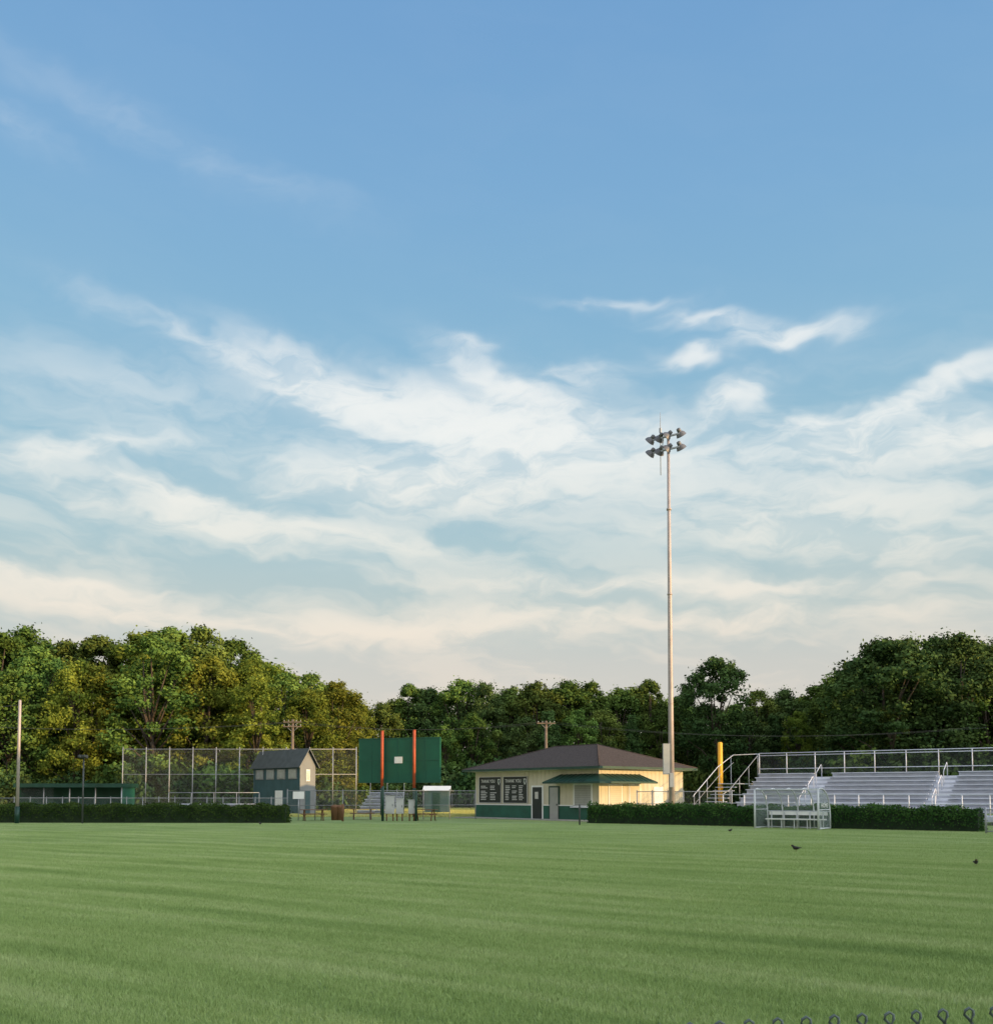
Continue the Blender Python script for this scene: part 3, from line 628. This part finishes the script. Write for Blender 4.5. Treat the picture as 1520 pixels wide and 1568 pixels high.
b=MB(); b.tube([(.05,0,zt3-.25),(-6,3,zt3-.5),(-14,7,zt3-.3)],.012,DSTEEL,4); b.obj('cable',e)
Yc=60.2; e=empty('loudspeaker_post',(X(127,Yc),Yc,0)); b=MB(); b.tube([(0,0,0),(0,0,Z(1160,Yc))],.055,DSTEEL,8); b.obj('post',e); b=MB(); zz=Z(1160,Yc); b.box((0,0,zz+.05),(.42,.3,.2),DSTEEL); b.tube([(-.15,-.15,zz+.05),(-.15,-.28,zz+.05)],[.06,.12],DSTEEL,8); b.tube([(.15,-.15,zz+.05),(.15,-.28,zz+.05)],[.06,.12],DSTEEL,8); b.obj('speakers',e)
Yc=70; b=MB(); b.tube([(0,0,0),(0,0,Z(1138,Yc)),(0,0,Z(1137,Yc)+.02)],[.17,.17,.1],YEL,14); b.obj('yellow_foul_pole',None,(X(1103,Yc),Yc,0))
Yc=44.8; e=empty('fence_gate_panel',(X(1508,Yc),Yc,0),-.6); b=MB(); hh=Z(1240,Yc)
b.tube([(0,0,0),(0,0,hh+.1)],.05,STEEL,8); b.tube([(1.6,0,0),(1.6,0,hh+.1)],.05,STEEL,8); b.tube([(0,0,hh),(1.6,0,hh)],.03,STEEL,6); b.tube([(0,0,.1),(1.6,0,.1)],.03,STEEL,6); b.obj('frame',e); b=MB(); b.poly([(0,.02,.1),(1.6,.02,.1),(1.6,.02,hh),(0,.02,hh)],CHAIN); b.obj('mesh',e)
def upole(px,yt,Y,arms,rz):
    e=empty('utility_pole',(X(px,Y),Y,0),rz); zt_=Z(yt,Y); b=MB(); b.tube([(0,0,0),(0,0,zt_)],[.17,.12],WOODP,10); b.obj('pole',e); b=MB()
    for z in arms:
        zz=Z(z,Y); b.box((0,-.15,zz),(1.7,.08,.10),WOODP)
        for x in(-.75,-.35,.35,.75): b.tube([(x,-.15,zz+.05),(x,-.15,zz+.16),(x,-.15,zz+.20)],[.025,.04,.02],GREYBOX,6)
        b.tube([(-.55,-.12,zz),(0,-.05,zz-.5)],.02,STEEL,4); b.tube([(.55,-.12,zz),(0,-.05,zz-.5)],.02,STEEL,4)
    b.obj('crossarms',e)
upole(836,1104,90,(1108,),.15); upole(447,1102,90,(1106,1113),0)
b=MB()
def wire(a,c,sag):
    a=Vector(a);c=Vector(c); b.tube([a.lerp(c,t/12)-Vector((0,0,sag*4*(t/12)*(1-t/12))) for t in range(13)],.010,DSTEEL,4)
for dx,dz in((-.7,8.4),(.7,8.4)):
    wire((X(836,90)+dx,89.9,dz),(X(447,90)+dx,89.9,dz),.7); wire((X(836,90)+dx,89.9,dz),(X(1500,84)+dx,84,dz-.9),1.0); wire((X(447,90)+dx,89.9,dz),(X(-200,86)+dx,86,dz),.8)
b.obj('overhead_wires')
# ---------------------------------------------------------------- birds
def bird(px,py,s,rz,breast=True):
    Y=CAMH*F/(py-1216); e=empty('robin_bird',(X(px,Y),Y,0.01),rz); b=MB()
    body=[(-.14,.105,.006),(-.10,.108,.014),(-.075,.105,.022),(-.04,.10,.037),(0,.10,.044),(.035,.112,.040),(.06,.135,.029),(.08,.155,.026),(.10,.163,.021),(.117,.16,.010)]
    b.tube([Vector((x,0,z))*s for x,z,_ in body],[r*s for *_,r in body],BIRDM,12)
    b.tube([Vector(v)*s for v in((.02,0,.088),(.045,0,.105),(.062,0,.125))],[.036*s,.036*s,.022*s],BIRDC if breast else BIRDM,10)
    b.tube([Vector(v)*s for v in((.113,0,.160),(.142,0,.155))],[.007*s,.001*s],YEL,6)
    for sy in(-1,1):
        b.tube([Vector(v)*s for v in((.03,sy*.036,.115),(-.03,sy*.040,.11),(-.10,sy*.015,.10))],[.010*s,.022*s,.004*s],BIRDM,8)
        b.tube([Vector(v)*s for v in((0,sy*.018,.07),(-.01,sy*.02,.035),(.004,sy*.02,0.004))],[.007*s,.003*s,.003*s],BROWN,5)
        for a in(-.5,0,.5): b.tube([Vector((.004,sy*.02,.004))*s,Vector((.03*math.cos(a),sy*.02+.03*math.sin(a),.003))*s],.002*s,BROWN,4)
    b.obj('body',e)
bird(1217,1305,1.25,math.pi*0.95,False); bird(1491,1327,1.05,-1.9,False); bird(1117,1275,1.0,0.3,False); bird(399,1264,1.1,2.4,False)
# ---------------------------------------------------------------- near chain-link fence, bottom right
a=Vector((X(1050,2.12),2.12,0)); c=Vector((X(1500,2.28),2.28,0)); dr=(c-a).normalized(); start=a-dr*2.6
nf=empty('chain_link_fence',start,math.atan2(dr.y,dr.x)); Ln=5.6; HT=1.8-(1549-1216)/F*2.22
WIRE=M('fence_wire_vinyl',(0.10,0.13,0.12),0.5,0.2,20,0.2)
b=MB(); pw=0.0685; n=int(Ln/pw)
for i in range(n):
    x0=i*pw; nz=17; pts=[]
    for k in range(nz*2+1):
        z=HT-0.028-k*pw*0.5; 
        if z<0.05: break
        pts.append((x0+(pw*.5 if k%2 else 0),0.004 if k%2 else -0.004,z))
    b.tube(pts,0.0022,WIRE,4)
    b.tube([(x0,-.004,HT-.028),(x0+.010,-.002,HT-.012),(x0+.011,0,HT-.003),(x0+.002,.002,HT+.003),(x0-.008,.003,HT-.003),(x0-.010,.003,HT-.012),(x0+.002,.004,HT-.022),(x0+.012,.004,HT-.034)],0.0034,WIRE,6)
b.obj('wire_mesh',nf)
b=MB(); b.tube([(0,.025,HT-.075),(Ln,.025,HT-.075)],.02,WIRE,10)
for x in(0.1,2.9,5.5): b.tube([(x,.06,0),(x,.06,HT-.06)],.03,WIRE,10)
b.obj('rail_and_posts',nf)
# ---------------------------------------------------------------- sun
EL=math.radians(7.0); S=Vector((SA[0]*math.cos(EL),SA[1]*math.cos(EL),math.sin(EL)))
ld=bpy.data.lights.new('sun','SUN'); ld.energy=5.0; ld.angle=math.radians(0.5); ld.color=(1.0,0.64,0.27)
lo=bpy.data.objects.new('sun',ld); scene.collection.objects.link(lo); lo.rotation_euler=(-S).to_track_quat('-Z','Y').to_euler(); lo.location=(60,-30,60)
# ---------------------------------------------------------------- world
W=bpy.data.worlds.new('World'); scene.world=W; W.use_nodes=True; nt=W.node_tree; N=nt.nodes; L=nt.links
try: W.cycles.sampling_method='NONE'
except Exception as ex: print(ex)
bg=N['Background']; STR=0.1; bg.inputs['Strength'].default_value=STR
sky=N.new('ShaderNodeTexSky'); sky.sky_type='NISHITA'; sky.sun_disc=False; sky.sun_elevation=EL; sky.sun_rotation=math.atan2(SA[0],SA[1]); sky.air_density=1.0; sky.dust_density=0.8; sky.ozone_density=1.5
tc=N.new('ShaderNodeTexCoord'); sp=N.new('ShaderNodeSeparateXYZ'); L.new(tc.outputs['Generated'],sp.inputs[0])
def mt(op,*a,clamp=False):
    x=N.new('ShaderNodeMath'); x.operation=op; x.use_clamp=clamp
    for i,v in enumerate(a):
        if isinstance(v,(int,float)): x.inputs[i].default_value=v
        else: L.new(v,x.inputs[i])
    return x.outputs[0]
az=mt('ARCTAN2',sp.outputs['X'],sp.outputs['Y']); el=mt('ARCSINE',sp.outputs['Z'])
cb=N.new('ShaderNodeCombineXYZ'); L.new(az,cb.inputs[0]); L.new(el,cb.inputs[1]); cb.inputs[2].default_value=1.0; PV=cb.outputs[0]
rp=N.new('ShaderNodeValToRGB'); cr=rp.color_ramp; L.new(mt('DIVIDE',el,math.pi/2,clamp=True),rp.inputs['Fac'])
stops=[(2,(226,216,206)),(7.5,(210,211,206)),(10.5,(190,207,207)),(14,(173,204,213)),(19,(156,198,218)),(25,(142,190,221)),(32,(131,180,221)),(39,(122,171,218)),(60,(108,160,215)),(90,(98,150,210))]
while len(cr.elements)<len(stops): cr.elements.new(0.5)
for e_,(d_,c_) in zip(cr.elements,stops): e_.position=d_/90; e_.color=(*s2l(c_),1)
sc10=N.new('ShaderNodeVectorMath'); sc10.operation='SCALE'; sc10.inputs['Scale'].default_value=1/STR; L.new(rp.outputs['Color'],sc10.inputs[0])
mxs=N.new('ShaderNodeMix'); mxs.data_type='RGBA'; mxs.inputs['Factor'].default_value=0.87; L.new(sky.outputs['Color'],mxs.inputs['A']); L.new(sc10.outputs[0],mxs.inputs['B'])
def vnoise(vec,scale,sx,sy,rot,det=5,rough=.55,color=False,off=0):
    # rotate + scale by two dot products (cheap)
    c_,s_=math.cos(rot),math.sin(rot); cbn=N.new('ShaderNodeCombineXYZ')
    for i,vv in enumerate(((c_*sx,-s_*sx,off),(s_*sy,c_*sy,off*.7))):
        dp=N.new('ShaderNodeVectorMath'); dp.operation='DOT_PRODUCT'; dp.inputs[1].default_value=vv; L.new(vec,dp.inputs[0]); L.new(dp.outputs['Value'],cbn.inputs[i])
    n=N.new('ShaderNodeTexNoise'); n.noise_dimensions='2D'; n.inputs['Scale'].default_value=scale; n.inputs['Detail'].default_value=det; n.inputs['Roughness'].default_value=rough; L.new(cbn.outputs[0],n.inputs['Vector']); return n.outputs['Color'] if color else n.outputs['Fac']
def warp(vec,scale,amp,off):
    c=vnoise(vec,scale,1,1.8,0,2,.55,True,off); s=N.new('ShaderNodeVectorMath'); s.operation='SUBTRACT'; s.inputs[1].default_value=(.5,.5,.5); L.new(c,s.inputs[0])
    m=N.new('ShaderNodeVectorMath'); m.operation='MULTIPLY_ADD'; m.inputs[1].default_value=(amp,amp*.5,0); L.new(s.outputs[0],m.inputs[0]); L.new(vec,m.inputs[2])
    return m.outputs[0]
PW=warp(warp(PV,5,0.06,3.1),19,0.05,8.7)
blobs=[(330,545,150,15,14,.40),(480,585,90,20,20,.75),(600,620,160,32,12,.85),(775,600,85,16,28,1.2),(740,655,210,36,6,1.05),(640,745,170,28,2,1.3),(880,705,180,46,6,.7),
(1220,508,75,11,2,1.2),(1095,485,70,11,6,.7),(1060,550,45,11,-5,1.0),(1135,612,50,18,-25,.95),(900,575,50,14,0,.5),(1430,602,140,11,-17,1.2),(1270,645,85,13,4,1.1),(1310,690,170,24,4,1.0),(1480,665,70,24,10,.8),
(940,460,70,7,0,.35),(110,690,160,14,-12,.75),(270,752,90,12,8,1.0),(340,800,180,18,8,.8),(560,822,130,14,8,.6),(110,750,50,16,35,.35),(80,888,160,8,4,.8),(1150,815,150,18,3,.75),(1300,770,220,26,5,.55),
(1050,900,320,10,2,.8),(1100,945,320,12,2,.7),(620,965,220,19,-3,.8),(160,928,230,17,4,.9),(720,530,25,8,10,.5),(260,215,260,22,12,.08),(20,185,90,20,10,.09),(200,600,200,34,5,.2),(1400,830,160,20,3,.55)]
acc=None
for (bx,by,sx,sy,an,st) in blobs:
    d=ray(bx,by); a_=math.atan2(d.x,d.y); e_=math.atan2(d.z,math.hypot(d.x,d.y)); ka=math.cos(a_)**2/F; ke=math.cos(e_)**1.5/F
    SX=sx*ka*1.1; SY=sy*ke*1.25; th=-math.radians(an); c_,s_=math.cos(th),math.sin(th)
    duv=[]
    for vx,vy,S_ in((c_,s_,SX),(-s_,c_,SY)):
        dp=N.new('ShaderNodeVectorMath'); dp.operation='DOT_PRODUCT'; dp.inputs[1].default_value=(vx/S_,vy/S_,-(vx*a_+vy*e_)/S_); L.new(PW,dp.inputs[0]); duv.append(dp.outputs['Value'])
    r2_=mt('MULTIPLY_ADD',duv[1],duv[1],mt('MULTIPLY',duv[0],duv[0]))
    g=mt('POWER',0.36788,r2_); acc=mt('MULTIPLY',g,st) if acc is None else mt('MULTIPLY_ADD',g,st,acc)
f1=vnoise(PW,5.5,1,4.2,math.radians(7),5,.55); f2=vnoise(PW,16,1,3.0,math.radians(-6),4,.6,off=4)
fib=mt('ADD',mt('MULTIPLY',f1,.5),mt('MULTIPLY',f2,.5))
def mr(v,a,b_,c,d_):
    m=N.new('ShaderNodeMapRange'); m.interpolation_type='SMOOTHSTEP'; m.inputs['From Min'].default_value=a; m.inputs['From Max'].default_value=b_; m.inputs['To Min'].default_value=c; m.inputs['To Max'].default_value=d_; L.new(v,m.inputs['Value']); return m.outputs[0]
fibc=mr(fib,.36,.62,.35,1.4)
acc=mt('MULTIPLY',acc,fibc)
veil=mt('MULTIPLY',mr(f1,.40,.68,.05,.42),mr(el,math.radians(27),math.radians(11),0.02,0.9))
side=mr(mt('ABSOLUTE',az),.6,1.1,0,1.0)
veil=mt('ADD',veil,mt('MULTIPLY',side,fibc))
den=mt('ADD',acc,veil); den=mt('SUBTRACT',1.0,mt('POWER',0.2122,den))
den=mt('MULTIPLY',den,0.93)
cc=N.new('ShaderNodeValToRGB'); L.new(mt('DIVIDE',el,math.pi/2,clamp=True),cc.inputs['Fac'])
cst=[(3,(244,224,205)),(9,(247,234,217)),(14,(246,242,231)),(20,(246,247,243)),(30,(236,241,244))]
while len(cc.color_ramp.elements)<len(cst): cc.color_ramp.elements.new(.5)
for e_,(d_,c_) in zip(cc.color_ramp.elements,cst): e_.position=d_/90; e_.color=(*s2l(c_),1)
sc2=N.new('ShaderNodeVectorMath'); sc2.operation='SCALE'; L.new(cc.outputs['Color'],sc2.inputs[0])
sd=N.new('ShaderNodeVectorMath'); sd.operation='DOT_PRODUCT'; sd.inputs[1].default_value=tuple(S); L.new(tc.outputs['Generated'],sd.inputs[0])
br=mr(sd.outputs['Value'],.2,1.0,1.0/STR,3.7/STR); L.new(br,sc2.inputs['Scale'])
mx=N.new('ShaderNodeMix'); mx.data_type='RGBA'; L.new(den,mx.inputs['Factor']); L.new(mxs.outputs['Result'],mx.inputs['A']); L.new(sc2.outputs[0],mx.inputs['B'])
L.new(mx.outputs['Result'],bg.inputs['Color'])
# ---------------------------------------------------------------- camera
cd=bpy.data.cameras.new('camera'); cam=bpy.data.objects.new('camera',cd); scene.collection.objects.link(cam); scene.camera=cam
cd.sensor_fit='HORIZONTAL'; cd.sensor_width=36; cd.lens=36*F/1520; cd.clip_start=0.05; cd.clip_end=6000
cam.location=(0,0,CAMH); cam.rotation_euler=(math.pi/2+PITCH,0,0)
cd.shift_y=(1216-784-F*math.tan(PITCH))/1520
scene.view_settings.view_transform='Standard'; scene.view_settings.look='None'; scene.view_settings.exposure=0; scene.view_settings.gamma=1
